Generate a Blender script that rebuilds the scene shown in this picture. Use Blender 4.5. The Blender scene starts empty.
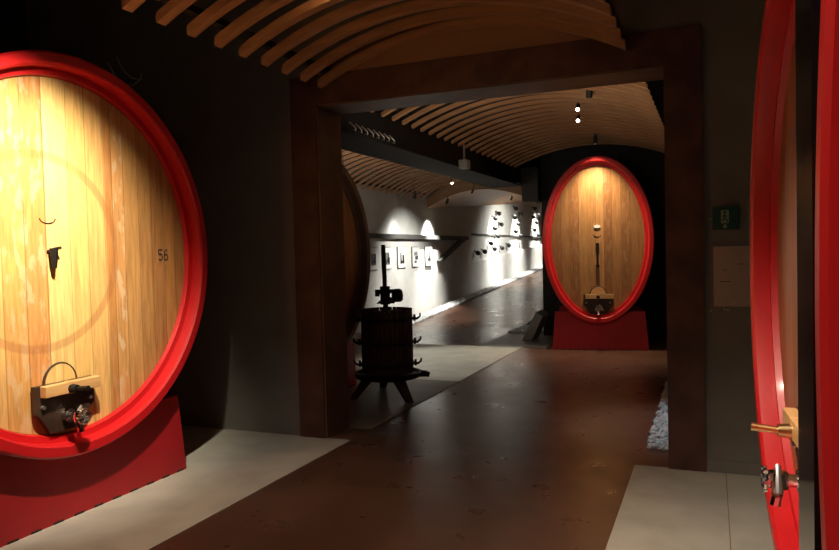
import bpy, bmesh, math, random
from mathutils import Vector, Matrix
random.seed(7)
S = bpy.context.scene
COL = S.collection
PI = math.pi

# ------------------------------------------------------------------ camera
cam_d = bpy.data.cameras.new('camera'); cam = bpy.data.objects.new('camera', cam_d); COL.objects.link(cam)
_r = Vector((0.9251688, 0.3787690, -0.0244271)); _u = Vector((0.0102436, 0.0394166, 0.9991704)); _f = Vector((-0.3794176, 0.9246514, -0.0325871))
M = Matrix((( _r.x, _u.x, -_f.x, 0), (_r.y, _u.y, -_f.y, 0), (_r.z, _u.z, -_f.z, 1.6), (0, 0, 0, 1)))
cam.matrix_world = M
cam_d.sensor_width = 36; cam_d.lens = 712.907 / 839 * 36; cam_d.clip_start = .02; cam_d.clip_end = 200
S.camera = cam

# ------------------------------------------------------------------ world, lights, exposure
w = bpy.data.worlds.new('world'); S.world = w; w.use_nodes = True
w.node_tree.nodes['Background'].inputs[0].default_value = (.9, .93, 1, 1)
w.node_tree.nodes['Background'].inputs[1].default_value = .004
S.view_settings.view_transform = 'Standard'; S.view_settings.look = 'None'
S.view_settings.gamma = 1; S.view_settings.use_curve_mapping = False
S.view_settings.exposure = 0.0
WARM = (1, .80, .52)
def spot(name, loc, aim, power, deg, color=WARM, blend=.9, r=.03):
    l = bpy.data.lights.new(name, 'SPOT'); l.energy = power; l.spot_size = math.radians(deg); l.spot_blend = blend
    l.color = color; l.shadow_soft_size = r
    o = bpy.data.objects.new(name, l); COL.objects.link(o); o.location = loc
    o.rotation_euler = (Vector(aim) - Vector(loc)).to_track_quat('-Z', 'Y').to_euler()
    return o
def point(name, loc, power, color=WARM, r=.1):
    l = bpy.data.lights.new(name, 'POINT'); l.energy = power; l.color = color; l.shadow_soft_size = r
    o = bpy.data.objects.new(name, l); COL.objects.link(o); o.location = loc; return o
LAMPS = []   # (loc, aim) of every spot that gets a fixture
def lamp(key, loc, aim, power, deg, **k):
    spot('light_' + key, loc, aim, power, deg, **k); LAMPS.append((key, Vector(loc), Vector(aim)))
lamp('left_cask', (-2.5, 2.5, 3.0), (-3.7, 3.0, 1.8), 720, 66, blend=1, color=(1, .85, .62))
lamp('right_cask', (-.55, 2.1, 3.0), (.1, 2.9, .1), 330, 84, blend=1, color=(1, .84, .66))
lamp('near_cask', (-.6, .5, 3.0), (.15, 1.3, .9), 85, 100, blend=1, color=(1, .84, .62))
lamp('room_fill', (-2.6, 2.85, 3.0), (-3.1, 3.9, 0), 95, 62, blend=1, color=(1, .9, .76))  # added fill to lift the left slab and wall
lamp('far_cask', (-1.60, 10.97, 3.14), (-1.64, 11.22, 1.7), 250, 92, blend=1, color=(1, .78, .5))
lamp('path', (-1.2, 7.85, 3.2), (-1.6, 10.2, 0), 60, 50, blend=1, color=(1, .8, .62))
lamp('gravel', (-1.52, 7.12, 3.17), (-.35, 6.6, 0), 160, 40, blend=1, color=(.9, .95, 1))
WHITE = (1, .97, .88)
def zrise(y): return .065 * max(0, y - 16.5)
for i, (y, pw) in enumerate(((14.4, 70), (16.45, 950), (22.1, 900), (25.0, 1000), (28.1, 1100))):
    lamp('gallery_wall', (-5.88 if y > 17 else -6.0, y, 2.74 if y < 17 else 2.78 + zrise(y)), (-6.5, y, 1.7 if y > 17 else 1.5), pw, 66 if y > 17 else 66, color=WHITE, blend=1)
lamp('gallery_wash', (-4.3, 14.6, 2.92), (-6.5, 15.0, .6), 560, 80, color=WHITE, blend=1)
lamp('gallery_end_fill', (-4.4, 22.5, 3.15), (-6.5, 23.0, 1.0), 420, 125, color=WHITE, blend=1)  # added fill to lift the wall between the ornament columns
lamp('gallery_floor', (-5.3, 10.0, 2.8), (-3.4, 9.9, 0), 230, 60, color=WHITE, blend=.6)
def area(name, loc, sx, sy, power, color, tilt=0):
    l = bpy.data.lights.new(name, 'AREA'); l.shape = 'RECTANGLE'; l.size = sx; l.size_y = sy; l.energy = power; l.color = color
    o = bpy.data.objects.new(name, l); COL.objects.link(o); o.location = loc; o.rotation_euler = (math.pi - math.radians(tilt), 0, 0)   # added fill without a fitting, shines up at the vault
area('vault_fill_near', (-1.8, .6, 2.2), 2.0, 2, 3.6, (1, .8, .6), 40)
area('vault_fill_middle', (-1.8, 6.4, 2.35), 2.0, 1.5, 17, (1, .8, .6), 40)
area('vault_fill_gallery', (-5.1, 9.5, 2.3), 2.2, 2.5, 26, (1, .85, .68), 40)
point('light_behind_slats', (-2.15, 4.09, 3.33), 2.5, (1, .6, .3), .02)

# ------------------------------------------------------------------ materials
def mat(name, col, rough=.6, metal=0, col2=None, scale=8, stretch=(1, 1, 1), bump=0, detail=6, emit=None, spec=.5, coat=0, lo=.35, hi=.65):
    m = bpy.data.materials.new(name); m.use_nodes = True; nt = m.node_tree; b = nt.nodes['Principled BSDF']
    b.inputs['Base Color'].default_value = (*col, 1); b.inputs['Roughness'].default_value = rough; b.inputs['Metallic'].default_value = metal
    b.inputs['Specular IOR Level'].default_value = spec
    if coat: b.inputs['Coat Weight'].default_value = coat; b.inputs['Coat Roughness'].default_value = .08
    if emit: b.inputs['Emission Color'].default_value = (*emit[0], 1); b.inputs['Emission Strength'].default_value = emit[1]
    if col2 or bump:
        tc = nt.nodes.new('ShaderNodeTexCoord'); mp = nt.nodes.new('ShaderNodeMapping'); mp.inputs['Scale'].default_value = stretch
        nz = nt.nodes.new('ShaderNodeTexNoise'); nz.inputs['Scale'].default_value = scale; nz.inputs['Detail'].default_value = detail
        nt.links.new(tc.outputs['Object'], mp.inputs[0]); nt.links.new(mp.outputs[0], nz.inputs['Vector'])
        if col2:
            r = nt.nodes.new('ShaderNodeValToRGB'); r.color_ramp.elements[0].position = lo; r.color_ramp.elements[1].position = hi
            r.color_ramp.elements[0].color = (*col, 1); r.color_ramp.elements[1].color = (*col2, 1)
            nt.links.new(nz.outputs['Fac'], r.inputs[0]); nt.links.new(r.outputs[0], b.inputs['Base Color'])
        if bump:
            bp = nt.nodes.new('ShaderNodeBump'); bp.inputs['Strength'].default_value = bump; bp.inputs['Distance'].default_value = .01
            nt.links.new(nz.outputs['Fac'], bp.inputs['Height']); nt.links.new(bp.outputs[0], b.inputs['Normal'])
    return m

def plank_mat(name, stops, half, patches=.5, ghost=False, rough=.45):
    """wooden cask head: vertical boards whose colours come from a list, grain, flaked patches, seams, an old round stain"""
    m = bpy.data.materials.new(name); m.use_nodes = True; nt = m.node_tree; N = nt.nodes; L = nt.links; b = N['Principled BSDF']
    b.inputs['Roughness'].default_value = rough
    tc = N.new('ShaderNodeTexCoord'); sp = N.new('ShaderNodeSeparateXYZ'); L.new(tc.outputs['Object'], sp.inputs[0])
    def math_(op, a, bb=None, c=None):
        n = N.new('ShaderNodeMath'); n.operation = op
        for i, v in enumerate((a, bb, c)):
            if v is None: continue
            if isinstance(v, (int, float)): n.inputs[i].default_value = v
            else: L.new(v, n.inputs[i])
        return n.outputs[0]
    u = math_('MULTIPLY_ADD', sp.outputs['Y'], .5 / half, .5)
    cr = N.new('ShaderNodeValToRGB'); cr.color_ramp.interpolation = 'CONSTANT'
    els = cr.color_ramp.elements
    els[0].position = 0; els[0].color = (*stops[0][1], 1); els[1].position = (stops[1][0] / half + 1) / 2; els[1].color = (*stops[1][1], 1)
    for st in stops[2:]:
        e = els.new((st[0] / half + 1) / 2); e.color = (*st[1], 1)
    L.new(u, cr.inputs[0])
    mp = N.new('ShaderNodeMapping'); mp.inputs['Scale'].default_value = (1, 16, 1.3); L.new(tc.outputs['Object'], mp.inputs[0])
    g = N.new('ShaderNodeTexNoise'); g.inputs['Scale'].default_value = 3; g.inputs['Detail'].default_value = 8; g.inputs['Distortion'].default_value = .6; L.new(mp.outputs[0], g.inputs['Vector'])
    gr = N.new('ShaderNodeMapRange'); gr.inputs['From Min'].default_value = .3; gr.inputs['From Max'].default_value = .7
    gr.inputs['To Min'].default_value = .72; gr.inputs['To Max'].default_value = 1.15; L.new(g.outputs['Fac'], gr.inputs['Value'])
    mx = N.new('ShaderNodeMix'); mx.data_type = 'RGBA'; mx.blend_type = 'MULTIPLY'; mx.inputs[0].default_value = 1
    L.new(cr.outputs[0], mx.inputs[6]); L.new(gr.outputs[0], mx.inputs[7])
    # flaked pale/dark patches
    mp2 = N.new('ShaderNodeMapping'); mp2.inputs['Scale'].default_value = (1, 9, 3.2); L.new(tc.outputs['Object'], mp2.inputs[0])
    p = N.new('ShaderNodeTexNoise'); p.inputs['Scale'].default_value = 2.2; p.inputs['Detail'].default_value = 6; L.new(mp2.outputs[0], p.inputs['Vector'])
    pr = N.new('ShaderNodeValToRGB'); pr.color_ramp.elements[0].position = .53; pr.color_ramp.elements[1].position = .6
    pr.color_ramp.elements[0].color = (0, 0, 0, 1); pr.color_ramp.elements[1].color = (1, 1, 1, 1); L.new(p.outputs['Fac'], pr.inputs[0])
    # only on the flaking boards: alpha-like mask from a second constant ramp
    fm = N.new('ShaderNodeValToRGB'); fm.color_ramp.interpolation = 'CONSTANT'; fe = fm.color_ramp.elements
    fl = [s[2] if len(s) > 2 else .12 for s in stops]
    fe[0].position = 0; fe[0].color = (fl[0],) * 3 + (1,); fe[1].position = (stops[1][0] / half + 1) / 2; fe[1].color = (fl[1],) * 3 + (1,)
    for (s, f) in list(zip(stops, fl))[2:]:
        e = fe.new((s[0] / half + 1) / 2); e.color = (f, f, f, 1)
    L.new(u, fm.inputs[0])
    pf = math_('MULTIPLY', math_('MULTIPLY', pr.outputs[0], fm.outputs[0]), patches)
    mx2 = N.new('ShaderNodeMix'); mx2.data_type = 'RGBA'; L.new(pf, mx2.inputs[0]); L.new(mx.outputs[2], mx2.inputs[6]); mx2.inputs[7].default_value = (.62, .42, .24, 1)
    out = mx2.outputs[2]
    sm = None
    for st in stops[1:]:
        d_ = math_('ABSOLUTE', math_('SUBTRACT', sp.outputs['Y'], st[0]))
        sm = d_ if sm is None else math_('MINIMUM', sm, d_)
    sk = N.new('ShaderNodeMapRange'); sk.inputs['From Min'].default_value = .001; sk.inputs['From Max'].default_value = .005
    sk.inputs['To Min'].default_value = .55; sk.inputs['To Max'].default_value = 0; L.new(sm, sk.inputs['Value'])
    ms = N.new('ShaderNodeMix'); ms.data_type = 'RGBA'; L.new(sk.outputs[0], ms.inputs[0]); L.new(out, ms.inputs[6]); ms.inputs[7].default_value = (.12, .05, .02, 1)
    out = ms.outputs[2]
    if ghost:
        dy = math_('SUBTRACT', sp.outputs['Y'], ghost[0]); dz = math_('SUBTRACT', sp.outputs['Z'], ghost[1])
        rr = math_('SQRT', math_('ADD', math_('MULTIPLY', dy, dy), math_('MULTIPLY', dz, dz)))
        dd = math_('ABSOLUTE', math_('SUBTRACT', rr, ghost[2]))
        k = N.new('ShaderNodeMapRange'); k.inputs['From Min'].default_value = .018; k.inputs['From Max'].default_value = .034
        k.inputs['To Min'].default_value = .42; k.inputs['To Max'].default_value = 0; L.new(dd, k.inputs['Value'])
        mg = N.new('ShaderNodeMix'); mg.data_type = 'RGBA'; L.new(k.outputs[0], mg.inputs[0]); L.new(out, mg.inputs[6]); mg.inputs[7].default_value = (.30, .11, .04, 1)
        out = mg.outputs[2]
    L.new(out, b.inputs['Base Color'])
    bp = N.new('ShaderNodeBump'); bp.inputs['Strength'].default_value = .15; bp.inputs['Distance'].default_value = .004
    L.new(g.outputs['Fac'], bp.inputs['Height']); L.new(bp.outputs[0], b.inputs['Normal'])
    return m

M_WALL = mat('grey_plaster', (.155, .145, .13), .8, col2=(.19, .18, .16), scale=2.5, bump=.1)
M_DARK = mat('black_wall', (.018, .018, .018), .85, col2=(.026, .026, .025), scale=4)
M_WHITE = mat('pale_wall', (.62, .62, .59), .75, col2=(.72, .72, .69), scale=3, bump=.15)
M_SHADE_RAIL = mat('shade_and_rail_grey', (.10, .10, .095), .7)
M_RUST = mat('rusty_portal', (.055, .019, .013), .55, col2=(.10, .042, .028), scale=5, bump=.1)
M_LINER = mat('portal_lining', (.10, .058, .038), .55, col2=(.15, .09, .06), scale=4, stretch=(1, 1, 1), bump=.1)
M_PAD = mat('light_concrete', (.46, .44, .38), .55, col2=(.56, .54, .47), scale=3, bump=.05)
M_PADSHADE = mat('shaded_concrete', (.17, .155, .125), .5, col2=(.21, .19, .155), scale=3, bump=.05)  # pad concrete with the casks' shade put into its colour
M_SLAT = mat('vault_slat_wood', (.34, .175, .08), .6, col2=(.43, .235, .115), scale=6, stretch=(.3, 3, 3))
M_PLY = mat('vault_board_wood', (.24, .13, .065), .6, col2=(.30, .17, .085), scale=4, stretch=(.4, 2, 2))
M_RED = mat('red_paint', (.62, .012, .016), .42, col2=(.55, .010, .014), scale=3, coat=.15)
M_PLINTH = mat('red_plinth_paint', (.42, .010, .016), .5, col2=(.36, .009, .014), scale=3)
M_BODY = mat('black_staves', (.014, .014, .014), .35, col2=(.022, .02, .018), scale=3, stretch=(1, 8, 8))
M_HOOP = mat('dark_steel_hoop', (.04, .04, .042), .4, .8)
M_SHADERIM = mat('shaded_rim', (.09, .05, .03), .5, col2=(.13, .075, .045), scale=5)  # rim of the unlit cask, shade put into its colour
M_GLOSS = mat('black_gloss', (.006, .006, .007), .12, spec=.5)
M_BLACK = mat('matt_black', (.012, .012, .012), .6)
M_BEAM = mat('black_beam', (.007, .007, .007), .75, spec=.2, col2=(.012, .012, .012), scale=5)
M_CHROME = mat('chrome', (.75, .75, .76), .15, 1)
M_BRASS = mat('brass', (.75, .52, .25), .25, 1)
M_STEEL = mat('brushed_steel', (.5, .5, .5), .35, .9)
M_BARWOOD = mat('pale_bar_wood', (.55, .30, .12), .5, col2=(.66, .38, .16), scale=6, stretch=(6, 1, 6))
M_PLATE = mat('dark_bracket', (.045, .028, .02), .45, .4, col2=(.07, .042, .028), scale=6)
M_PRESS = mat('old_dark_wood', (.05, .03, .02), .7, col2=(.085, .055, .038), scale=8, stretch=(4, 4, .6), bump=.2)
M_IRON = mat('black_iron', (.02, .019, .018), .5, .6)
M_PAPER = mat('notice_paper', (.42, .33, .29), .6, col2=(.47, .37, .33), scale=2)
M_INK = mat('ink', (.05, .035, .03), .7)
M_GREEN = mat('exit_green', (.006, .045, .03), .4, emit=((.0, .25, .12), .004))
M_EXITW = mat('exit_white', (.30, .38, .30), .4)
M_MATBOARD = mat('picture_mat', (.85, .85, .83), .6)
M_FRAME = mat('picture_frame', (.12, .12, .12), .5)
M_PRINT = mat('picture_print', (.02, .02, .02), .5, col2=(.4, .4, .4), scale=9, lo=.45, hi=.6)
M_ORN = mat('dark_ornament', (.025, .025, .027), .4, .5)
M_GRAVEL = mat('pale_gravel', (.48, .49, .50), .8, col2=(.72, .73, .74), scale=30)
M_LENS = mat('lit_lens', (1, .9, .7), .3, emit=((1, .85, .6), 14))
M_BLOCK = mat('grey_stone', (.34, .36, .36), .7, col2=(.42, .44, .44), scale=6)

def floor_mat():
    m = mat('polished_brown_concrete', (.085, .038, .024), .3, col2=(.145, .074, .047), scale=1.3, detail=7, lo=.3, hi=.75)
    nt = m.node_tree; N = nt.nodes; L = nt.links; b = N['Principled BSDF']
    tc = N.new('ShaderNodeTexCoord')
    n = N.new('ShaderNodeTexNoise'); n.inputs['Scale'].default_value = 3.5; n.inputs['Detail'].default_value = 8; L.new(tc.outputs['Object'], n.inputs['Vector'])
    r = N.new('ShaderNodeMapRange'); r.inputs['From Min'].default_value = .3; r.inputs['From Max'].default_value = .7
    r.inputs['To Min'].default_value = .26; r.inputs['To Max'].default_value = .36; L.new(n.outputs['Fac'], r.inputs['Value']); L.new(r.outputs[0], b.inputs['Roughness'])
    # pale scuffs
    mp = N.new('ShaderNodeMapping'); mp.inputs['Scale'].default_value = (3, 7, 1); mp.inputs['Rotation'].default_value = (0, 0, .5); L.new(tc.outputs['Object'], mp.inputs[0])
    v = N.new('ShaderNodeTexNoise'); v.inputs['Scale'].default_value = 9; v.inputs['Detail'].default_value = 2; L.new(mp.outputs[0], v.inputs['Vector'])
    k = N.new('ShaderNodeMapRange'); k.inputs['From Min'].default_value = .77; k.inputs['From Max'].default_value = .80; k.inputs['To Max'].default_value = .15; L.new(v.outputs['Fac'], k.inputs['Value'])
    src = b.inputs['Base Color'].links[0].from_socket
    mx = N.new('ShaderNodeMix'); mx.data_type = 'RGBA'; L.new(k.outputs[0], mx.inputs[0]); L.new(src, mx.inputs[6]); mx.inputs[7].default_value = (.5, .42, .34, 1)
    L.new(mx.outputs[2], b.inputs['Base Color'])
    return m
M_FLOOR = floor_mat()

# ------------------------------------------------------------------ mesh helpers
def link(name, bm, m, parent=None, loc=None, smooth=False, bevel=0):
    me = bpy.data.meshes.new(name); bmesh.ops.recalc_face_normals(bm, faces=bm.faces); bm.to_mesh(me); bm.free()
    o = bpy.data.objects.new(name, me); COL.objects.link(o); me.materials.append(m)
    if smooth:
        for p in me.polygons: p.use_smooth = True
        me.set_sharp_from_angle(angle=math.radians(38))
    if bevel:
        md = o.modifiers.new('bevel', 'BEVEL'); md.width = bevel; md.segments = 2; md.limit_method = 'ANGLE'
    if parent: o.parent = parent
    if loc: o.location = loc
    return o
def box(bm, x0, x1, y0, y1, z0, z1, mtx=None):
    vs = [bm.verts.new((x, y, z)) for x in (x0, x1) for y in (y0, y1) for z in (z0, z1)]
    for f in ((0, 1, 3, 2), (4, 6, 7, 5), (0, 4, 5, 1), (2, 3, 7, 6), (0, 2, 6, 4), (1, 5, 7, 3)): bm.faces.new([vs[i] for i in f])
    if mtx: bmesh.ops.transform(bm, matrix=mtx, verts=vs)
    return vs
def B(*a, **k):
    bm = bmesh.new(); box(bm, *a, **k); return bm
def prism(bm, pts, axis, a0, a1):
    """extrude 2-D polygon pts along axis (0,1,2) from a0 to a1"""
    def P(u, v, a): return ((a, u, v), (u, a, v), (u, v, a))[axis]
    A = [bm.verts.new(P(u, v, a0)) for u, v in pts]; C = [bm.verts.new(P(u, v, a1)) for u, v in pts]
    bm.faces.new(A); bm.faces.new(C[::-1])
    for i in range(len(pts)): bm.faces.new((A[i], A[i - 1], C[i - 1], C[i]))
def tube(bm, p0, p1, r0, r1=None, seg=14):
    r1 = r0 if r1 is None else r1
    p0, p1 = Vector(p0), Vector(p1); d = (p1 - p0); q = d.to_track_quat('Z', 'Y').to_matrix()
    A, C = [], []
    for i in range(seg):
        t = 2 * PI * i / seg; v = q @ Vector((math.cos(t), math.sin(t), 0))
        A.append(bm.verts.new(p0 + v * r0)); C.append(bm.verts.new(p1 + v * r1))
    bm.faces.new(A[::-1]); bm.faces.new(C)
    for i in range(seg): bm.faces.new((A[i - 1], A[i], C[i], C[i - 1]))
def path_tube(bm, pts, r, seg=8, closed=False):
    pts = [Vector(p) for p in pts]; rings = []; n = len(pts)
    for i, p in enumerate(pts):
        a = pts[i - 1] if (i or closed) else p; c = pts[(i + 1) % n] if (i < n - 1 or closed) else p
        q = (c - a).to_track_quat('Z', 'Y').to_matrix(); rr = r[i] if isinstance(r, (list, tuple)) else r
        rings.append([bm.verts.new(p + q @ Vector((math.cos(2 * PI * k / seg) * rr, math.sin(2 * PI * k / seg) * rr, 0))) for k in range(seg)])
    for i in range(n if closed else n - 1):
        A, C = rings[i], rings[(i + 1) % n]
        for k in range(seg): bm.faces.new((A[k - 1], A[k], C[k], C[k - 1]))
    if not closed: bm.faces.new(rings[0][::-1]); bm.faces.new(rings[-1])
def lathe(bm, prof, cy=0, cx=0, seg=28, cz=0):
    """revolve (r, z) about a vertical axis"""
    R = [[bm.verts.new((cx + r * math.cos(2 * PI * k / seg), cy + r * math.sin(2 * PI * k / seg), cz + z)) for k in range(seg)] for r, z in prof]
    for a, c in zip(R, R[1:]):
        for k in range(seg): bm.faces.new((a[k - 1], a[k], c[k], c[k - 1]))
    bm.faces.new(R[0][::-1]); bm.faces.new(R[-1])
def ell(bm, prof, ry, rz, zc, seg=120, closed=True, caps=False):
    """sweep profile (x, inset) round an ellipse that faces +X"""
    R = [[bm.verts.new((x, (ry - d) * math.cos(2 * PI * k / seg), zc + (rz - d) * math.sin(2 * PI * k / seg))) for k in range(seg)] for x, d in prof]
    pairs = list(zip(R, R[1:])) + ([(R[-1], R[0])] if closed else [])
    for a, c in pairs:
        for k in range(seg): bm.faces.new((a[k - 1], a[k], c[k], c[k - 1]))
    if caps: bm.faces.new(R[0][::-1]); bm.faces.new(R[-1])
def tag(o, label=None, cat=None, group=None, kind=None):
    if label: o['label'] = label
    if cat: o['category'] = cat
    if group: o['group'] = group
    if kind: o['kind'] = kind
    return o
def thing(name, label, cat, loc=(0, 0, 0), rz=0, group=None):
    o = bpy.data.objects.new(name, None); COL.objects.link(o); o.empty_display_size = .1
    o.location = loc; o.rotation_euler = (0, 0, rz); return tag(o, label, cat, group)
def struct(name, bm, m, label=None, **k):
    return tag(link(name, bm, m, **k), label, None, None, 'structure')
def copy_tree(o, parent=None):
    c = o.copy(); COL.objects.link(c); c.parent = parent
    for ch in list(o.children): copy_tree(ch, c)
    return c

# ------------------------------------------------------------------ the setting
YP0, YP1 = 5.36, 5.74             # portal wall, front and rear
XR = 2.9; XL = -6.5; ZC = 4.6; YB = -2.5; YF = 12.95; YE = 31
struct('floor', B(XL, XR, YB, YF + 2, -.2, 0), M_FLOOR, 'polished brown concrete floor')
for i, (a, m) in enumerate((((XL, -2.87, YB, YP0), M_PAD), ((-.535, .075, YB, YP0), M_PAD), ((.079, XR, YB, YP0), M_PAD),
                            ((-5.8, -2.87, YP1 + .02, 8.2), M_PADSHADE), ((-5.2, -2.87, 8.2, 11.35), M_PAD), ((-3.62, -2.5, 11.35, 14.2), M_PADSHADE))):
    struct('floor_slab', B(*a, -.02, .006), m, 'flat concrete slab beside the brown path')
# ramp of the gallery, rising to the far end
def zr(y): return max(0, .062 * (y - 14.2))
bm = bmesh.new(); prism(bm, [(14.2, -.2), (YE, -.2), (YE, zr(YE)), (14.2, .002)], 0, XL, -3.62)
struct('floor_ramp', bm, M_FLOOR, 'brown floor ramp rising along the white gallery wall')
struct('floor_gallery_end', B(-3.62, -2.8, 14.9, YE, -.2, 0), M_PADSHADE)
struct('ceiling', B(XL, XR, YB, YE, ZC, ZC + .2), M_DARK)
struct('wall_left', B(XL - .2, XL, YB, YP0, 0, ZC), M_DARK)
bm = bmesh.new(); box(bm, XL - .2, XL, YP1, YE, -.2, ZC); struct('wall_left_gallery', bm, M_WHITE, 'pale gallery wall lit by spots')
struct('wall_right', B(XR, XR + .2, YB, YP0, 0, ZC), M_WALL)
struct('wall_right_rear', B(.35, .55, YP1, YF, 0, ZC), M_WALL)
struct('wall_back', B(XL, XR, YB - .2, YB, 0, ZC), M_DARK)
struct('wall_end', B(XL, -2.8, YE, YE + .2, -.2, ZC), M_WHITE)
struct('wall_far', B(-2.87, .55, YF, YF + .2, -.1, ZC), M_DARK, 'black wall behind the far cask')
struct('wall_gallery_right', B(-2.87, -2.67, YF + .2, YE, -.1, ZC), M_DARK)
# portal wall with its opening (X -3.36 .. -.05 including the trim)
ZL = 2.87
bm = bmesh.new()
box(bm, XL, -3.36, YP0, YP1, 0, ZC); box(bm, -.05, XR, YP0, YP1, 0, ZC); box(bm, -3.36, -.05, YP0, YP1, ZL + .25, ZC)
struct('wall_portal', bm, M_WALL, 'grey plaster wall around the square portal')
struct('trim_1', B(-3.36, -3.11, YP0 - .025, YP1 + .02, 0, ZL), M_RUST, 'left rusty brown portal post')
struct('trim_2', B(-.30, -.05, YP0 - .025, YP1 + .02, 0, ZL), M_RUST, 'right rusty brown portal post')
struct('trim_3', B(-3.36, -.05, YP0 - .025, YP1 + .02, ZL, ZL + .25), M_RUST, 'rusty brown portal lintel')
struct('trim_4', B(-3.11, -3.095, YP0 - .01, YP1 + .015, 0, ZL - .012), M_LINER, 'lighter lining on the left portal post')
struct('trim_5', B(-3.095, -.30, YP0 - .01, YP1 + .015, ZL - .012, ZL), M_LINER, 'lighter lining under the portal lintel')
struct('baseboard_portal', B(-.05, XR, YP0 - .012, YP0, .006, .09), M_WALL)
# gallery wall relief
struct('trim_6', B(XL, XL + .12, YP1, 19.3, 1.90, 2.0), M_SHADE_RAIL, 'ledge in painted shadow grey above the small pictures')  # shadow under the jutting upper wall, built as a dark grey strip
struct('trim_7', B(XL, XL + .05, 19.9, YE, 2.05, 2.10), M_SHADE_RAIL, 'thin dark rail along the gallery wall')
bm = bmesh.new(); prism(bm, [(19.32, 1.95), (18.9, 1.95), (17.0, 1.36), (17.3, 1.36)], 0, XL, XL + .1)
struct('trim_8', bm, M_SHADE_RAIL, 'slanting dark bar at the end of the picture recess')
bm = bmesh.new(); prism(bm, [(18.2, zr(18.2)), (YE, zr(YE)), (YE, 1.9), (18.2, 1.14)], 0, XL, XL + .12)
for v in bm.verts:
    if v.co.y < 18.5 and v.co.x > XL + .05: v.co.x = XL + .004
struct('wall_dado', bm, M_WHITE, 'low pale wall rising with the ramp')

# ------------------------------------------------------------------ vaults of curved slats
def arc_pts(x0, x1, zend, sag, n=26):
    c = (x1 - x0) / 2; R = (c * c + sag * sag) / (2 * sag); cx = (x0 + x1) / 2; zc = zend + sag - R
    th = math.asin(c / R)
    return [(cx + R * math.sin(-th + 2 * th * i / n), zc + R * math.cos(-th + 2 * th * i / n)) for i in range(n + 1)]
def slat_mesh(x0, x1, zend, sag, th, wd):
    lo = arc_pts(x0, x1, zend, sag); bm = bmesh.new()
    prism_pts = lo + [(x, z + th) for x, z in reversed(lo)]
    # strips rather than one n-gon
    n = len(lo); V = {}
    for j, y in enumerate((-wd / 2, wd / 2)):
        for k, pts in enumerate((lo, [(x, z + th) for x, z in lo])):
            V[j, k] = [bm.verts.new((x, y, z)) for x, z in pts]
    for i in range(n - 1):
        bm.faces.new((V[0, 0][i], V[0, 0][i + 1], V[0, 1][i + 1], V[0, 1][i])); bm.faces.new((V[1, 0][i], V[1, 1][i], V[1, 1][i + 1], V[1, 0][i + 1]))
        bm.faces.new((V[0, 0][i], V[1, 0][i], V[1, 0][i + 1], V[0, 0][i + 1])); bm.faces.new((V[0, 1][i], V[0, 1][i + 1], V[1, 1][i + 1], V[1, 1][i]))
    for i in (0, n - 1): bm.faces.new((V[0, 0][i], V[0, 1][i], V[1, 1][i], V[1, 0][i]))
    return bm
ONES = 'first second third fourth fifth sixth seventh eighth ninth tenth eleventh twelfth thirteenth fourteenth fifteenth sixteenth seventeenth eighteenth nineteenth'.split()
def ordinal(n):
    if n < 20: return ONES[n - 1]
    t_ = {2: 'twent', 3: 'thirt', 4: 'fort'}[n // 10]
    return t_ + 'ieth' if n % 10 == 0 else t_ + 'y-' + ONES[n % 10 - 1]
def vault(x0, x1, zend, sag, ystart, step, count, th, wd, label, group):
    root = None
    for k in range(count):
        if root is None: root = o = link('vault_slat', slat_mesh(x0, x1, zend, sag, th, wd), M_SLAT)
        else: o = root.copy(); COL.objects.link(o)
        tag(o, label % ordinal(k + 1), 'slat', group); o.location = (0, ystart + k * step, 0)
    y0, y1 = sorted((ystart, ystart + (count - 1) * step))
    for x in (x0 + .06, x1 - .06):
        struct('trim_batten', B(x - .03, x + .03, y0 - .05, y1 + .05, zend + th + .055, zend + th + .10), M_BLACK, 'dark batten carrying the slat ends')
vault(-3.04, -.55, 3.0, .32, 5.30, -.268, 19, .06, .075, 'curved brown wooden slat of the near vault, %s from the portal lintel', 'slats of the near vault')
vault(-3.17, -.52, 3.02, .30, 6.0, .27, 24, .038, .06, 'curved wooden slat of the middle vault, %s behind the portal', 'slats of the middle vault')
vault(-6.5, -3.68, 2.88, .42, 6.2, .29, 35, .042, .06, 'curved wooden slat of the gallery vault, %s from its near end', 'slats of the gallery vault')
# board closing the near vault above the lintel, end arch and smooth vault of the gallery
def arch_panel(pl, ph, y0, y1, rise=0):
    bm = bmesh.new(); n = len(pl); V = []
    for y in (y0, y1):
        V.append(([bm.verts.new((x, y, z)) for x, z in pl], [bm.verts.new((x, y, z)) for x, z in ph]))
    (a, b), (c, d) = V
    for v in c + d: v.co.z += rise * (y1 - y0)
    for i in range(n - 1):
        bm.faces.new((a[i], a[i + 1], b[i + 1], b[i])); bm.faces.new((c[i], d[i], d[i + 1], c[i + 1]))
        bm.faces.new((a[i], c[i], c[i + 1], a[i + 1])); bm.faces.new((b[i], b[i + 1], d[i + 1], d[i]))
    for i in (0, n - 1): bm.faces.new((a[i], b[i], d[i], c[i]))
    return bm
up = arc_pts(-3.15, -.55, 3.13, .28)
struct('trim_9', arch_panel([(x, 3.121) for x, z in up], up, YP0 - .02, YP0 - .002), M_PLY, 'arched wooden board above the portal lintel')
lo = arc_pts(-6.5, -3.75, 2.66, .40); hi = arc_pts(-6.5, -3.75, 2.90, .52)
struct('trim_10', arch_panel(lo, hi, 16.45, 16.55), M_PLY, 'wooden arch board closing the gallery slats')
struct('ceiling_gallery_vault', arch_panel([(x, z + .02) for x, z in lo], [(x, z + .06) for x, z in lo], 16.55, YE, .065), M_PLY, 'smooth curved ceiling of the far gallery')
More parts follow.
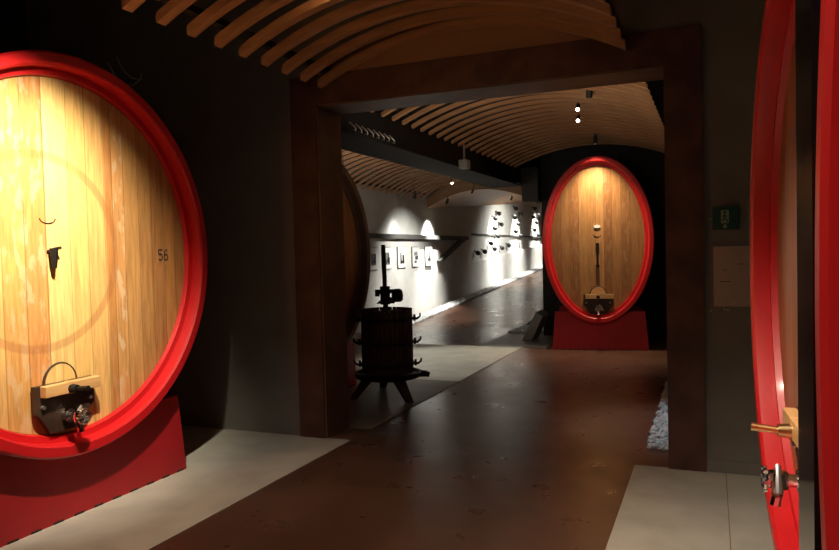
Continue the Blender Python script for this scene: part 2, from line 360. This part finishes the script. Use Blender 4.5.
# black service beam between the two vaults
t = thing('service_beam', 'long black service beam running between the two slatted vaults', 'beam', (-3.45, YP1 + .03, 2.77))
link('beam_body', B(-.20, .20, 0, YF - YP1 - .3, 0, .31), M_BEAM, t)
link('flange', B(-.28, .28, 0, YF - YP1 - .3, -.03, 0), M_BEAM, t)
link('flange', B(-.24, .24, 0, YF - YP1 - .3, .31, .34), M_BEAM, t)
t = thing('duct_box', 'black box hanging at the far end of the service beam', 'duct', (-2.98, YF - .32, 2.46))
link('casing', B(-.17, .12, 0, .30, 0, .60), M_BLACK, t); link('lip', B(-.19, .12, -.02, .0, .54, .58), M_HOOP, t)
ORD = 'first second third fourth fifth sixth seventh eighth'.split()
for k in range(8):
    bm = bmesh.new(); yy = 6.12 + k * .13
    path_tube(bm, [(-3.20, yy, 2.86), (-3.17, yy + .01, 2.83), (-3.15, yy + .03, 2.80), (-3.16, yy + .05, 2.78), (-3.19, yy + .05, 2.79)], .008)
    tag(link('metal_hook', bm, M_STEEL, smooth=True), 'small shiny hook on the black service beam, %s from the portal post' % ORD[k], 'hook', 'hooks on the service beam')

# ------------------------------------------------------------------ casks
def faucet_parts(parent, x, z):
    """chrome tap under a wooden crossbar, local +X is outwards"""
    f = bpy.data.objects.new('faucet', None); COL.objects.link(f); f.parent = parent; f.location = (x, 0, z)
    bm = bmesh.new(); tube(bm, (-.03, 0, 0), (.02, 0, 0), .042); tube(bm, (.02, 0, 0), (.075, 0, 0), .024)
    lathe(bm, [(.018, -.036), (.034, -.03), (.040, 0), (.034, .03), (.018, .036)], 0, .085, 18)
    tube(bm, (.085, 0, 0), (.125, 0, -.003), .026, .028); link('tap_body', bm, M_CHROME, f, smooth=True)
    bm = bmesh.new(); path_tube(bm, [(.085, 0, -.02), (.088, 0, -.05), (.093, .003, -.075), (.096, .004, -.095)], [.022, .021, .019, .021]); link('spout', bm, M_CHROME, f, smooth=True)
    bm = bmesh.new(); path_tube(bm, [(.085, 0, .03), (.088, .02, .055), (.09, .045, .03), (.092, .07, -.03)], [.011, .011, .010, .014]); link('lever', bm, M_STEEL, f, smooth=True)
    bm = bmesh.new()
    for k in range(8):
        a = k * PI / 4; tube(bm, (.13, 0, 0), (.13, .05 * math.cos(a), .05 * math.sin(a)), .008, seg=6)
    path_tube(bm, [(.13, .040 * math.cos(k * PI / 12), .040 * math.sin(k * PI / 12)) for k in range(24)], .009, closed=True); link('valve_wheel', bm, M_CHROME, f, smooth=True)
    return f
def make_cask(name, label, loc, rz, ry, rzz, length, headmat, rimmat=None, hoops=6, detail=True, number=False, bulge=.07, stamp=True, hatch_s=1, mark_z=0, bung_kind='spigot', off=0, hz=0, boff=0):
    rimmat = rimmat or M_RED
    zc = rzz; t = thing(name, label, 'cask', loc, rz)
    bm = bmesh.new(); ell(bm, [(0, .012), (-.012, 0), (-.17, 0), (-.17, .075), (-.10, .085), (-.012, .078), (0, .066)], ry, rzz, zc); link('rim', bm, rimmat, t, smooth=True)
    bm = bmesh.new(); ell(bm, [(-.085, .08), (-.085, .125), (-.14, .14), (-.14, .08)], ry, rzz, zc); link('inner_rim', bm, rimmat, t, smooth=True)
    bm = bmesh.new(); ell(bm, [(-.115, .135), (-.165, .135)], ry, rzz, zc, closed=False, caps=True)
    hd = link('head', bm, headmat, t)
    bm = bmesh.new(); prof = [(-.17 - (length - .17) * i / 16, .03 - bulge * math.sin(PI * i / 16) ** .8 * 1.0) for i in range(17)]
    ell(bm, prof, ry, rzz, zc, closed=False, caps=True, seg=96); link('body', bm, M_BODY, t, smooth=True)
    for k in range(hoops):
        s = (k + .6) / hoops; x = -.17 - (length - .17) * s
        def ins(q): return .03 - bulge * max(0, math.sin(PI * q)) ** .8
        dx = .05 / (length - .17)
        bm = bmesh.new(); ell(bm, [(x + .04, ins(s - dx * .8) - .006), (x + .04, ins(s - dx * .8) + .01), (x - .04, ins(s + dx * .8) + .01), (x - .04, ins(s + dx * .8) - .006)], ry, rzz, zc, seg=96)
        link('hoop', bm, M_HOOP, t, smooth=True)
    if not detail: return t
    hx = -.115
    # small door with its bracket, crossbar and tap, at the foot of the head
    s = hatch_s; zb = .28 * 1 + (0 if ry > 1 else -.02) + hz; n0 = len(bpy.data.objects)
    before = set(bpy.data.objects)
    bm = bmesh.new()
    pts = [(-.13 * s, .0), (.13 * s, 0)] + [(.13 * s * math.cos(a), .19 * s + .13 * s * math.sin(a)) for a in [PI * i / 14 for i in range(15)]]
    path_tube(bm, [(hx + .004, y, zb + z) for y, z in pts], .009, closed=True)
    link('hatch_seam', bm, M_PLATE, t)
    bm = bmesh.new(); prism(bm, [(y * .93, zb + z) for y, z in pts], 0, hx - .005, hx + .012); hh = link('hatch', bm, headmat if ry > 1 else M_BARWOOD, t)
    bm = bmesh.new(); w2 = .235 * s
    prism(bm, [(-w2, zb + .20 * s), (-w2, zb + .02 * s), (-w2 * .8, zb - .03 * s), (-w2 * .55, zb - .13 * s), (w2 * .55, zb - .13 * s), (w2 * .8, zb - .03 * s), (w2, zb + .02 * s), (w2, zb + .20 * s)], 0, hx + .012, hx + .05)
    link('bracket_plate', bm, M_PLATE, t, bevel=.004)
    bm = bmesh.new(); box(bm, hx + .05, hx + .10, -w2 + .03, w2 + .01, zb + .125 * s, zb + .20 * s); box(bm, hx + .05, hx + .105, -.012, .012, zb + .12 * s, zb + .205 * s)
    link('crossbar', bm, M_BARWOOD, t, bevel=.004)
    bm = bmesh.new(); tube(bm, (hx + .10, 0, zb + .155 * s), (hx + .145, 0, zb + .155 * s), .028, .024); tube(bm, (hx + .14, 0, zb + .155 * s), (hx + .235, .0, zb + .165 * s), .013, .015); link('clamp_screw', bm, M_BRASS if ry > 1 and not number else M_IRON, t, smooth=True)
    for sy in (-1, 1):
        bm = bmesh.new(); tube(bm, (hx + .05, sy * w2 * .8, zb + .06 * s), (hx + .07, sy * w2 * .8, zb + .06 * s), .012); link('bolt', bm, M_STEEL, t, smooth=True)
    faucet_parts(t, hx + .06, zb - .03 * s)
    for o in set(bpy.data.objects) - before:
        if o.parent == t: o.location.y += off
    before = set(bpy.data.objects)
    zz = zc + mark_z
    bm = bmesh.new(); path_tube(bm, [(hx + .002, .055 * math.cos(a), zz + .20 + .03 * math.sin(a)) for a in [PI + PI * i / 10 for i in range(11)]], .004); link('stamp_mark', bm, M_PLATE, t)
    if bung_kind == 'spigot':
        bm = bmesh.new(); lathe(bm, [(.012, -.10), (.018, -.06), (.024, 0), (.026, .02)], 0, hx + .045, 10, zz); tube(bm, (hx, 0, zz), (hx + .05, 0, zz), .014); tube(bm, (hx + .045, -.0, zz + .015), (hx + .05, .045, zz + .022), .009)
        link('spigot', bm, M_IRON, t, smooth=True)
    else:
        bm = bmesh.new(); box(bm, hx, hx + .035, -.016, .016, zz - .26, zz + .03); tube(bm, (hx, 0, zz + .05), (hx + .03, 0, zz + .05), .028); tube(bm, (hx, 0, zz - .28), (hx + .05, 0, zz - .28), .028)
        link('level_gauge', bm, M_IRON, t, smooth=True)
        bm = bmesh.new(); lathe(bm, [(.05, 0), (.05, .01)], 0, 0, 20)
        bmesh.ops.transform(bm, matrix=Matrix.Translation((hx + .005, 0, zz + .33)) @ Matrix.Rotation(PI / 2, 4, 'Y') @ Matrix.Diagonal((.5, 1, 1, 1)), verts=bm.verts)
        link('round_badge', bm, M_MATBOARD, t)
    for o in set(bpy.data.objects) - before:
        if o.parent == t: o.location.y += boff
    return t
def digits(parent, loc, h):
    """painted number 56"""
    bm = bmesh.new(); w_ = h * .5; r = h * .075
    five = [(w_, h), (0, h), (0, .56 * h), (.5 * w_, .62 * h), (.9 * w_, .5 * h), (w_, .3 * h), (.85 * w_, .08 * h), (.45 * w_, 0), (0, .1 * h)]
    six = [(.9 * w_, .95 * h), (.5 * w_, h), (.12 * w_, .75 * h), (0, .35 * h), (.12 * w_, .08 * h), (.5 * w_, 0), (.88 * w_, .1 * h), (w_, .3 * h), (.85 * w_, .52 * h), (.5 * w_, .58 * h), (.08 * w_, .42 * h)]
    for k, pts in enumerate((five, six)):
        for a, b in zip(pts, pts[1:]):
            tube(bm, (.001, a[0] + k * h * .72, a[1]), (.001, b[0] + k * h * .72, b[1]), r, seg=6)
    o = link('number_56', bm, M_INK, parent, loc); o['label'] = 'painted number 56'; o.scale = (.2, 1, 1); return o
def make_plinth(name, label, loc, rz, wb, wt, h, depth, ry, rzz, zoff):
    """red cradle: a front board whose top follows the cask, and a rear twin"""
    t = thing(name, label, 'cask stand', loc, rz)
    def prof(inset):
        n = 24; top = []
        for i in range(n + 1):
            y = wt - 2 * wt * i / n
            k = 1 - (y / (ry + .0)) ** 2
            za = zoff - rzz * math.sqrt(max(.02, k)) - .004
            top.append((y, min(h, za)))
        return [(-wb, 0), (wb, 0), (wb - (wb - wt) * .5, h * .53 + .0)] + top + [(-(wb - (wb - wt) * .5), h * .53)]
    P = prof(0)
    bm = bmesh.new(); prism(bm, P, 0, -.10, 0); link('front_board', bm, M_PLINTH, t)
    bm = bmesh.new(); prism(bm, P, 0, -depth, -depth + .12); link('rear_board', bm, M_PLINTH, t)
    bm = bmesh.new(); box(bm, -depth + .12, -.10, -wb + .06, -wb + .16, 0, .16); link('rail', bm, M_PLINTH, t); bm = bmesh.new(); box(bm, -depth + .12, -.10, wb - .16, wb - .06, 0, .16); link('rail', bm, M_PLINTH, t)
    for k in range(13):
        y = -wb * .93 + 1.86 * wb * k / 12
        link('floor_gap_dash', B(-.005, .004, y - .035, y + .035, .0, .012), M_BLACK, t)  # black dashes stand in for the shaded gap under the board
    return t
c1, c2, c3, c4, c5, c6 = (.62, .32, .10), (.80, .52, .20), (.72, .42, .15), (.50, .23, .07), (.42, .19, .065), (.58, .30, .11)
H = 1.06
left_stops = [(-1.06, c5), (-.9, c1), (-.75, c6), (-.6, c3), (-.45, c1, .8), (-.30, (.60, .27, .09), .8), (-.155, c2, 0), (.02, (.74, .46, .16), 0), (.16, c3, 0), (.30, c4, .2), (.37, c6, 1.3), (.47, (.55, .29, .10)), (.60, (.48, .24, .08)), (.72, c5), (.84, c4), (.95, c5)]  # board colours; right-hand ones darkened as painted falloff of the lamp
far_stops = [(-.7, (.30, .13, .045)), (-.55, (.36, .17, .06)), (-.42, (.30, .13, .045), .3), (-.28, (.42, .21, .075)), (-.14, (.40, .19, .065), .3), (-.02, (.46, .23, .085)), (.10, (.28, .12, .04), .3), (.22, (.36, .17, .06)), (.36, (.29, .13, .045), .3), (.5, (.34, .16, .055))]
right_stops = [(-1.0, (.36, .14, .05)), (-.8, (.42, .17, .06)), (-.6, (.34, .13, .045)), (-.4, (.45, .19, .07)), (-.2, (.38, .15, .05)), (0, (.45, .19, .07)), (.2, (.36, .14, .05)), (.4, (.42, .18, .06)), (.6, (.35, .13, .045)), (.8, (.4, .16, .06))]
M_HL = plank_mat('left_cask_boards', left_stops, H, .75, ghost=(-.20, 1.25, .58))
M_HF = plank_mat('far_cask_boards', far_stops, .72, .5)
M_HR = plank_mat('right_cask_boards', right_stops, H, .4)
M_HD = plank_mat('dim_cask_boards', [(a, (c[0] * .8, c[1] * .9, c[2] * .9)) for a, c in [s[:2] for s in right_stops]], H, .3)  # right cask board colours dimmed, painting in this cask's shade
RZ = 1.19
cl = make_cask('wine_cask', 'big round red-rimmed cask on the left numbered 56, its board face brightly lit', (-3.58, 3.27, .405), 0, RZ, RZ + .03, 2.2, M_HL, number=True, off=-.10, boff=-.14, mark_z=.03, hatch_s=.9)
digits(cl, (-.112, .78, RZ - .01), .075)
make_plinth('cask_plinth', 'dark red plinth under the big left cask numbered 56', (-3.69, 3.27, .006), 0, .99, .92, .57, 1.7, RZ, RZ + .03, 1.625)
make_cask('wine_cask', 'tall oval red-rimmed cask facing us at the far end of the path', (-1.63, 11.22, 1.715 - 1.29), math.radians(-82.5), .84, 1.29, 1.45, M_HF, hatch_s=.95, hoops=4, bulge=.05, bung_kind='gauge', mark_z=-.12)
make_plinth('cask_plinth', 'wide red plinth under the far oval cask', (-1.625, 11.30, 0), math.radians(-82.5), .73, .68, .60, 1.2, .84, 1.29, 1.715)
A = math.radians(183.3)
cr_ = make_cask('wine_cask', 'red-rimmed cask seen edge-on at right with a brass screw and chrome tap', (.25, 2.93, 1.5 - 1.25), A, 1.18, 1.25, 2.1, M_HR, bulge=.03, hz=.22)
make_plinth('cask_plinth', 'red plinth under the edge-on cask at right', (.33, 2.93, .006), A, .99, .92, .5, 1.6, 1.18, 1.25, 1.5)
make_cask('wine_cask', 'nearest cask at the right picture edge, only its red rim showing', (.165, .215, 1.5 - 1.25), PI, 1.2, 1.25, 2.1, M_HR, bulge=.02, detail=False)
make_plinth('cask_plinth', 'red plinth under the nearest cask at the right picture edge', (.27, .215, .006), PI, .99, .92, .5, 1.6, 1.2, 1.25, 1.5)
make_cask('wine_cask', 'shadowed cask with a shade-darkened rim behind the left portal post', (-3.99, 6.97, 1.59 - 1.17), 0, 1.15, 1.17, 1.9, M_HD, rimmat=M_SHADERIM, hoops=5, detail=False, bulge=0)
make_plinth('cask_plinth', 'dim red plinth under the dark cask behind the portal post', (-4.02, 6.93, .006), 0, .76, .72, .55, 1.4, 1.19, 1.19, 1.59)
bm = bmesh.new(); prism(bm, [(.168, 1.455), (.1745, 1.775), (.192, 1.775), (.186, 1.455)], 2, .006, 3.3)
tag(link('black_panel', bm, M_GLOSS), 'narrow glossy black upright panel between the two casks at right', 'panel')

# ------------------------------------------------------------------ wine press
t = thing('wine_press', 'old dark wooden basket wine press on three legs by the portal', 'wine press', (-3.35, 7.17, .006))
bm = bmesh.new()
for k in range(34):
    a = 2 * PI * k / 34; box(bm, .262, .285, -.020, .020, .27, .97, mtx=Matrix.Rotation(a, 4, 'Z'))
link('basket', bm, M_PRESS, t)
bm = bmesh.new(); lathe(bm, [(.255, .28), (.26, .62), (.255, .94)], seg=34); link('basket_lining', bm, M_BLACK, t)
for z in (.36, .60, .86):
    bm = bmesh.new(); R1 = [[bm.verts.new((r * math.cos(2 * PI * k / 40), r * math.sin(2 * PI * k / 40), z + dz)) for k in range(40)] for r, dz in ((.283, -.02), (.294, -.02), (.294, .02), (.283, .02))]
    for a in range(4):
        for k in range(40): bm.faces.new((R1[a][k - 1], R1[a][k], R1[(a + 1) % 4][k], R1[(a + 1) % 4][k - 1]))
    link('iron_hoop', bm, M_IRON, t)
    for sgn in (1, -1):
        dx, dy = .9249 * sgn, .38 * sgn
        bm = bmesh.new(); path_tube(bm, [(dx * .29, dy * .29, z), (dx * .34, dy * .34, z - .005), (dx * .37, dy * .37, z + .02), (dx * .375, dy * .375, z + .055)], [.016, .014, .012, .009])
        tube(bm, (dx * .31, dy * .31, z - .03), (dx * .31, dy * .31, z + .04), .014, seg=8); link('latch', bm, M_IRON, t, smooth=True)
bm = bmesh.new(); lathe(bm, [(.30, .20), (.36, .215), (.375, .27), (.35, .27), (.33, .245)], seg=36)
link('tray', bm, M_IRON, t, smooth=True)
bm = bmesh.new(); path_tube(bm, [(.33, .13, .24), (.39, .16, .235), (.43, .17, .225)], [.04, .035, .028]); link('spout', bm, M_IRON, t, smooth=True)
for (fx, fy) in ((-.30, -.27), (.37, -.27), (-.28, .44), ):
    bm = bmesh.new(); d = Vector((fx, fy, 0)); q = d.normalized()
    a0, a1 = Vector((q.x * .22, q.y * .22, .22)), Vector((fx, fy, .0))
    n = Vector((-q.y, q.x, 0)); vs = []
    for c, wd, dp in ((a0, .06, .05), (a1, .035, .03)):
        vs.append([bm.verts.new(c + n * sx * wd + q * sy * dp) for sx, sy in ((-1, -1), (1, -1), (1, 1), (-1, 1))])
    bm.faces.new(vs[0][::-1]); bm.faces.new(vs[1])
    for k in range(4): bm.faces.new((vs[0][k - 1], vs[0][k], vs[1][k], vs[1][k - 1]))
    link('leg', bm, M_PRESS, t)
bm = bmesh.new(); tube(bm, (0, 0, .25), (-.01, 0, 1.15), .030); tube(bm, (-.01, 0, 1.15), (-.02, 0, 1.68), .024)
for k in range(26): tube(bm, (-.01 - .0004 * k, 0, 1.18 + .0185 * k), (-.01 - .0004 * k, 0, 1.187 + .0185 * k), .028, seg=12)
link('screw', bm, M_IRON, t, smooth=True)
RX = Vector((.925, .379, 0))
pw = bpy.data.objects.new('ratchet_head', None); COL.objects.link(pw); pw.parent = t; pw.location = (-.01, 0, 1.12); pw.rotation_euler = (0, 0, math.radians(22.3))
bm = bmesh.new(); tube(bm, (0, 0, -.10), (0, 0, .10), .055); tube(bm, (0, 0, .02), (0, 0, .05), .075); link('nut', bm, M_IRON, pw, smooth=True)
bm = bmesh.new(); box(bm, -.11, .16, -.03, .03, .03, .065); box(bm, -.11, -.06, -.03, .03, -.01, .06); prism(bm, [(-.10, -.09), (.10, -.09), (.14, -.03), (-.02, -.02)], 1, -.04, .04); link('lever_arm', bm, M_IRON, pw)
bm = bmesh.new(); lathe(bm, [(.035, -.075), (.062, -.055), (.066, 0), (.055, .05), (.03, .07)], 0, .135, 18); link('counterweight', bm, M_IRON, pw, smooth=True)
# ------------------------------------------------------------------ notice and exit sign on the portal wall
t = thing('exit_sign', 'small green emergency exit sign high on the wall right of the portal', 'sign', (.09, YP0, 1.70))
link('sign_panel', B(-.085, .085, -.022, 0, .0, .16), M_GREEN, t, bevel=.004)
bm = bmesh.new(); box(bm, -.028, .022, -.025, -.022, .045, .135); link('door_symbol', bm, M_EXITW, t)
bm = bmesh.new(); tube(bm, (-.004, -.027, .118), (-.004, -.025, .118), .009)
for a, b in (((-.004, .108), (-.006, .08)), ((-.005, .10), (-.02, .09)), ((-.005, .10), (.010, .088)), ((-.006, .08), (-.018, .06)), ((-.006, .08), (.010, .068)), ((.010, .068), (.012, .052))):
    tube(bm, (a[0], -.026, a[1]), (b[0], -.026, b[1]), .004, seg=6)
link('running_figure', bm, M_GREEN, t)
bm = bmesh.new(); prism(bm, [(-.003, .006), (.018, .024), (.006, .024), (.006, .038), (-.012, .038), (-.012, .024), (-.024, .024)], 1, -.025, -.022); link('arrow_symbol', bm, M_EXITW, t)
for sx in (-.098, .10):
    bm = bmesh.new(); tube(bm, (sx, 0, .08), (sx, -.008, .08), .005, seg=8); link('screw', bm, M_STEEL, t)
t = thing('wall_notice', 'pale paper notice pinned to the wall below the green exit sign', 'notice', (.14, YP0, 1.17))
link('sheet', B(-.13, .16, -.006, 0, .0, .415), M_PAPER, t)
link('backing', B(-.135, .165, -.003, 0, -.004, .45), M_FRAME, t)
bm = bmesh.new(); box(bm, -.09, -.02, -.0075, -.006, .17, .175); box(bm, .03, .06, -.0075, -.006, .29, .295); box(bm, -.07, -.04, -.0075, -.006, .25, .254); link('printed_lines', bm, M_INK, t)
for (sx, sz) in ((-.15, -.03), (-.06, -.02), (-.04, -.025), (.0, .03)):
    bm = bmesh.new(); tube(bm, (sx, 0, sz), (sx, -.009, sz), .006, seg=8); link('pin', bm, M_STEEL, t)

# ------------------------------------------------------------------ gallery pictures
words = ['hidden half behind the dark cask', 'behind the press screw', 'right next to the press screw', 'second from the right end of the row', 'at the right end of the row']
PRN = [[(-.11, .11, .10, .34)], [(-.11, .10, .10, .36), (.04, .13, .10, .25)], [(-.10, -.02, .10, .36), (.02, .12, .10, .30), (-.10, .12, .10, .16)], [(-.11, .06, .28, .36), (-.06, .11, .18, .27), (-.10, .02, .10, .15)], [(-.02, .12, .10, .36), (-.12, .02, .13, .20)]]
for i, (yc, wd) in enumerate(zip((13.27, 13.95, 14.74, 15.57, 16.40), words)):
    t = thing('framed_picture', 'small white-matted black and white picture ' + wd, 'picture', (XL + .0, yc, 1.24), 0, 'pictures on the gallery wall')
    link('frame', B(0, .03, -.215, .215, 0, .48), M_FRAME, t)
    link('mat_board', B(.03, .036, -.205, .205, .012, .468), M_MATBOARD, t)
    bm = bmesh.new()
    for (a, b, c, d) in PRN[i]: box(bm, .036, .040, a, b, c, d)
    link('print', bm, M_PRINT, t)

# ------------------------------------------------------------------ dark ornaments on the gallery wall
def ornament_mesh():
    bm = bmesh.new(); prof = [(.02, -.10), (.07, -.085), (.095, -.03), (.09, .03), (.05, .08), (.025, .11), (.022, .17), (.03, .19)]
    lathe(bm, prof, seg=14)
    bmesh.ops.transform(bm, matrix=Matrix.Translation((.10, 0, 0)) @ Matrix.Scale(.75, 4) @ Matrix.Rotation(math.radians(50), 4, 'X') @ Matrix.Rotation(math.radians(-35), 4, 'Y'), verts=bm.verts)
    return bm
cl1 = [(22.35, 2.98, 'topmost'), (21.65, 2.78, 'second from the top'), (22.75, 2.47, 'third from the top, to the right'), (21.55, 2.36, 'fourth from the top'), (22.0, 2.12, 'fifth from the top, on the rail')]
def place(pts, phrase, grp):
    global proto
    for y, z, wd in pts:
        if proto is None:
            proto = thing('wall_ornament', '', 'wall ornament', group='x')
            link('bulb', ornament_mesh(), M_ORN, proto, smooth=True)
            bm = bmesh.new(); tube(bm, (0, 0, 0), (.11, 0, 0), .014, seg=8); link('mounting_peg', bm, M_STEEL, proto)
            o = proto
        else: o = copy_tree(proto)
        o.location = (XL + .004, y, z); o['label'] = 'dark wall ornament ' + wd + ' ' + phrase; o['group'] = grp
proto = None
def wall_pt(px, py):
    d = _f + _r * ((px - 419.5) / 712.907) - _u * ((py - 275) / 712.907); k = XL / d.x
    return k * d.y, 1.6 + k * d.z
raw1 = [((496, 213.6), 'topmost'), ((492, 218.4), 'second from the top'), ((498.4, 224.6), 'third from the top'), ((491.6, 228.4), 'fourth from the top'), ((494.6, 236), 'fifth from the top, at the rail')]
raw1b = [((487.8, 243.4), 'uppermost'), ((491.4, 249), 'third from the right end'), ((499, 248), 'second from the right end'), ((505.8, 245.4), 'at the right end'), ((481.6, 251.6), 'second from the left end'), ((474.4, 253), 'at the left end')]
ranks = ['topmost', 'second from the top', 'third from the top', 'fourth from the top', 'fifth from the top', 'lowest']
raw2 = [((513.2, 208.6), 0), ((518.2, 214.4), 1), ((512, 217.8), 2), ((515.2, 224), 3), ((513, 231.6), 4), ((518.2, 236), 5)]
raw3 = [((532.2, 208.6), 0), ((535.8, 214.8), 1), ((530.8, 217.2), 2), ((534, 222.6), 3), ((532, 230.2), 4), ((536, 235.2), 5)]
place([(*wall_pt(*p), w_) for p, w_ in raw1], 'in the left lit column', 'ornaments in the left column')
place([(*wall_pt(*p), w_) for p, w_ in raw1b], 'in the sloping row below the left column', 'ornaments in the sloping row')
place([(*wall_pt(*p), ranks[k]) for p, k in raw2], 'in the middle lit column', 'ornaments in the middle column')
place([(*wall_pt(*p), ranks[k]) for p, k in raw3], 'in the right lit column by the far cask', 'ornaments in the right column')

# ------------------------------------------------------------------ gravel
def pebbles(name, label, region, n, size, zf, base):
    bm = bmesh.new(); x0, x1, y0, y1 = region
    t = (1 + 5 ** .5) / 2
    iv = [Vector(v).normalized() for v in ((-1, t, 0), (1, t, 0), (-1, -t, 0), (1, -t, 0), (0, -1, t), (0, 1, t), (0, -1, -t), (0, 1, -t), (t, 0, -1), (t, 0, 1), (-t, 0, -1), (-t, 0, 1))]
    fc = ((0, 11, 5), (0, 5, 1), (0, 1, 7), (0, 7, 10), (0, 10, 11), (1, 5, 9), (5, 11, 4), (11, 10, 2), (10, 7, 6), (7, 1, 8), (3, 9, 4), (3, 4, 2), (3, 2, 6), (3, 6, 8), (3, 8, 9), (4, 9, 5), (2, 4, 11), (6, 2, 10), (8, 6, 7), (9, 8, 1))
    V, F = [], []
    for k in range(n):
        x, y = random.uniform(x0, x1), random.uniform(y0, y1); s = size * random.uniform(.6, 1.3); m = Matrix.Rotation(random.random() * 6, 3, 'Z') @ Matrix.Rotation(random.random() * 6, 3, 'X')
        sc = (s, s * random.uniform(.6, .9), s * random.uniform(.45, .7)); z = zf(y) + s * .35; o = len(V)
        for v in iv: q = m @ Vector((v.x * sc[0], v.y * sc[1], v.z * sc[2])); V.append((x + q.x, y + q.y, max(z + q.z, zf(y) + .001)))
        F += [(a + o, b + o, c + o) for a, b, c in fc]
    bm.free(); me = bpy.data.meshes.new(name); me.from_pydata(V, [], F); me.materials.append(M_GRAVEL)
    o = bpy.data.objects.new(name, me); COL.objects.link(o); return tag(o, label, 'gravel', None, 'stuff')
pebbles('gravel_strip', 'strip of pale gravel beside the brown path behind the right portal post', (-.49, .30, 5.82, 11.0), 5200, .028, lambda y: .0, 0)
pebbles('gravel_strip', 'narrow strip of white gravel along the foot of the gallery wall', (XL + .13, XL + .42, 10, 30.5), 5200, .05, zr, 0)
pebbles('gravel_strip', 'small patch of pale gravel by the grey stone block left of the far cask', (-3.6, -3.0, 13.2, 14.3), 700, .035, lambda y: .006, 0)
bm = bmesh.new(); prism(bm, [(-3.10, .0), (-2.92, 0), (-2.72, .42), (-2.84, .50)], 1, 12.2, 12.75)
tag(link('stone_block', bm, M_BLOCK, bevel=.01), 'slanting grey stone block standing left of the far cask', 'stone block').location.z = .006

# ------------------------------------------------------------------ lamps
def arc_z(x, x0, x1, zend, sag):
    c = (x1 - x0) / 2; Rr = (c * c + sag * sag) / (2 * sag); return zend + sag - Rr + math.sqrt(max(0, Rr * Rr - (x - (x0 + x1) / 2) ** 2))
def above(p):
    if p.y < 5.4: return arc_z(p.x, -3.04, -.55, 3.0, .32) + .004
    if p.x > -3.2: return arc_z(p.x, -3.17, -.52, 3.02, .30) + .004
    if p.y < 16.4: return arc_z(p.x, -6.5, -3.68, 2.88, .42) + .004
    return arc_z(p.x, -6.5, -3.75, 2.68, .40) + zrise(p.y) + .01
def fixture(label, group, loc, aim, lens=True, length=.13, r=.035):
    t = thing('spotlight', label, 'spotlight', loc, 0, group)
    d = (Vector(aim) - Vector(loc)).normalized()
    bm = bmesh.new(); tube(bm, d * -.02, d * -(length + .02), r, r * .85)
    link('lamp_housing', bm, M_BLACK, t, smooth=True)
    bm = bmesh.new(); q = d * -.08; P_ = Vector(loc) + q
    y_, st = (5.30, .268) if P_.y < 5.4 else (6.0, .27) if P_.x > -3.2 else (6.2, .29)
    sn = y_ + round((P_.y - y_) / st) * st - P_.y if P_.y < 16.4 else 0
    hgt = max(.05, above(Vector(loc) + q) - loc[2] - q.z); path_tube(bm, [q, q + Vector((0, sn, hgt * .5)), q + Vector((0, sn, hgt))], .009); link('bracket', bm, M_BLACK, t)
    if lens:
        bm = bmesh.new(); tube(bm, d * -.021, d * -.0195, r * .8); link('lens', bm, M_LENS, t)
    return t
lab = {'room_fill': 'added fill spotlight under the near vault lighting the left slab', 'path': 'spotlight in the middle vault aimed at the path before the far cask', 'gravel': 'spotlight in the middle vault over the gravel strip', 'gallery_end_fill': 'added fill spotlight under the smooth far gallery ceiling', 'gallery_wash': 'spotlight in the gallery vault washing the picture wall', 'left_cask': 'spotlight aimed at the big left cask', 'right_cask': 'spotlight aimed at the edge-on cask at right', 'near_cask': 'spotlight above the nearest right cask',
       'far_cask': 'spotlight glowing just above the far oval cask', 'gallery_floor': 'spotlight behind the dark cask lighting the pale slab'}
gw = iter(['spotlight washing the left end of the picture row', 'spotlight above the right end of the picture row', 'spotlight above the left ornament column', 'spotlight above the middle ornament column', 'spotlight above the right ornament column'])
for key, loc, aim in LAMPS:
    fixture(lab[key] if key in lab else next(gw), 'gallery wall spotlights' if key == 'gallery_wall' else None, loc, aim)
for (loc, aim, l) in (((-1.42, 8.40, 3.19), (-1.3, 6, 1), 'lit upper spotlight of the pair in the middle vault'),
                      ((-1.54, 9.12, 3.19), (-1.3, 6, 1), 'lit lower spotlight of the pair in the middle vault'),
                      ((-4.98, 14.04, 3.0), (-4.0, 11, 1.4), 'lit spotlight hanging in the gallery vault'),
                      ((-4.53, 13.6, 3.05), (-3.4, 11, 2.2), 'faint spotlight right of the lit one in the gallery vault'),
                      ((-5.19, 15.98, 2.93), (-6.5, 17, 1), 'small dark spotlight under the gallery arch board')):
    fixture(l, None, loc, aim, lens='dark' not in l, r=.028, length=.10)
t = thing('track_light', 'grey box lamp hanging under the black service beam', 'lamp', (-3.12, 9.32, 2.72))
link('stem', B(-.012, .012, -.012, .012, .12, .40), M_STEEL, t); link('lamp_box', B(-.06, .06, -.08, .08, 0, .12), M_BLOCK, t, bevel=.01)
# cable loops hanging over the left cask
for pts, l in (([(-5, 4.93, 3.37), (-5, 5.01, 3.27), (-5, 5.09, 3.21), (-5, 5.22, 3.22), (-5, 5.33, 3.30), (-5, 5.345, 3.36)], 'lower loop of thin dark cable on the wall above the left cask'), ([(-5.03, 5.07, 3.45), (-5.03, 5.12, 3.38), (-5.03, 5.17, 3.33), (-5.03, 5.25, 3.30), (-5.03, 5.345, 3.31)], 'upper loop of thin dark cable on the wall above the left cask')):
    bm = bmesh.new(); path_tube(bm, pts, .006); tag(link('cable', bm, M_BLOCK, smooth=True), l, 'cable')
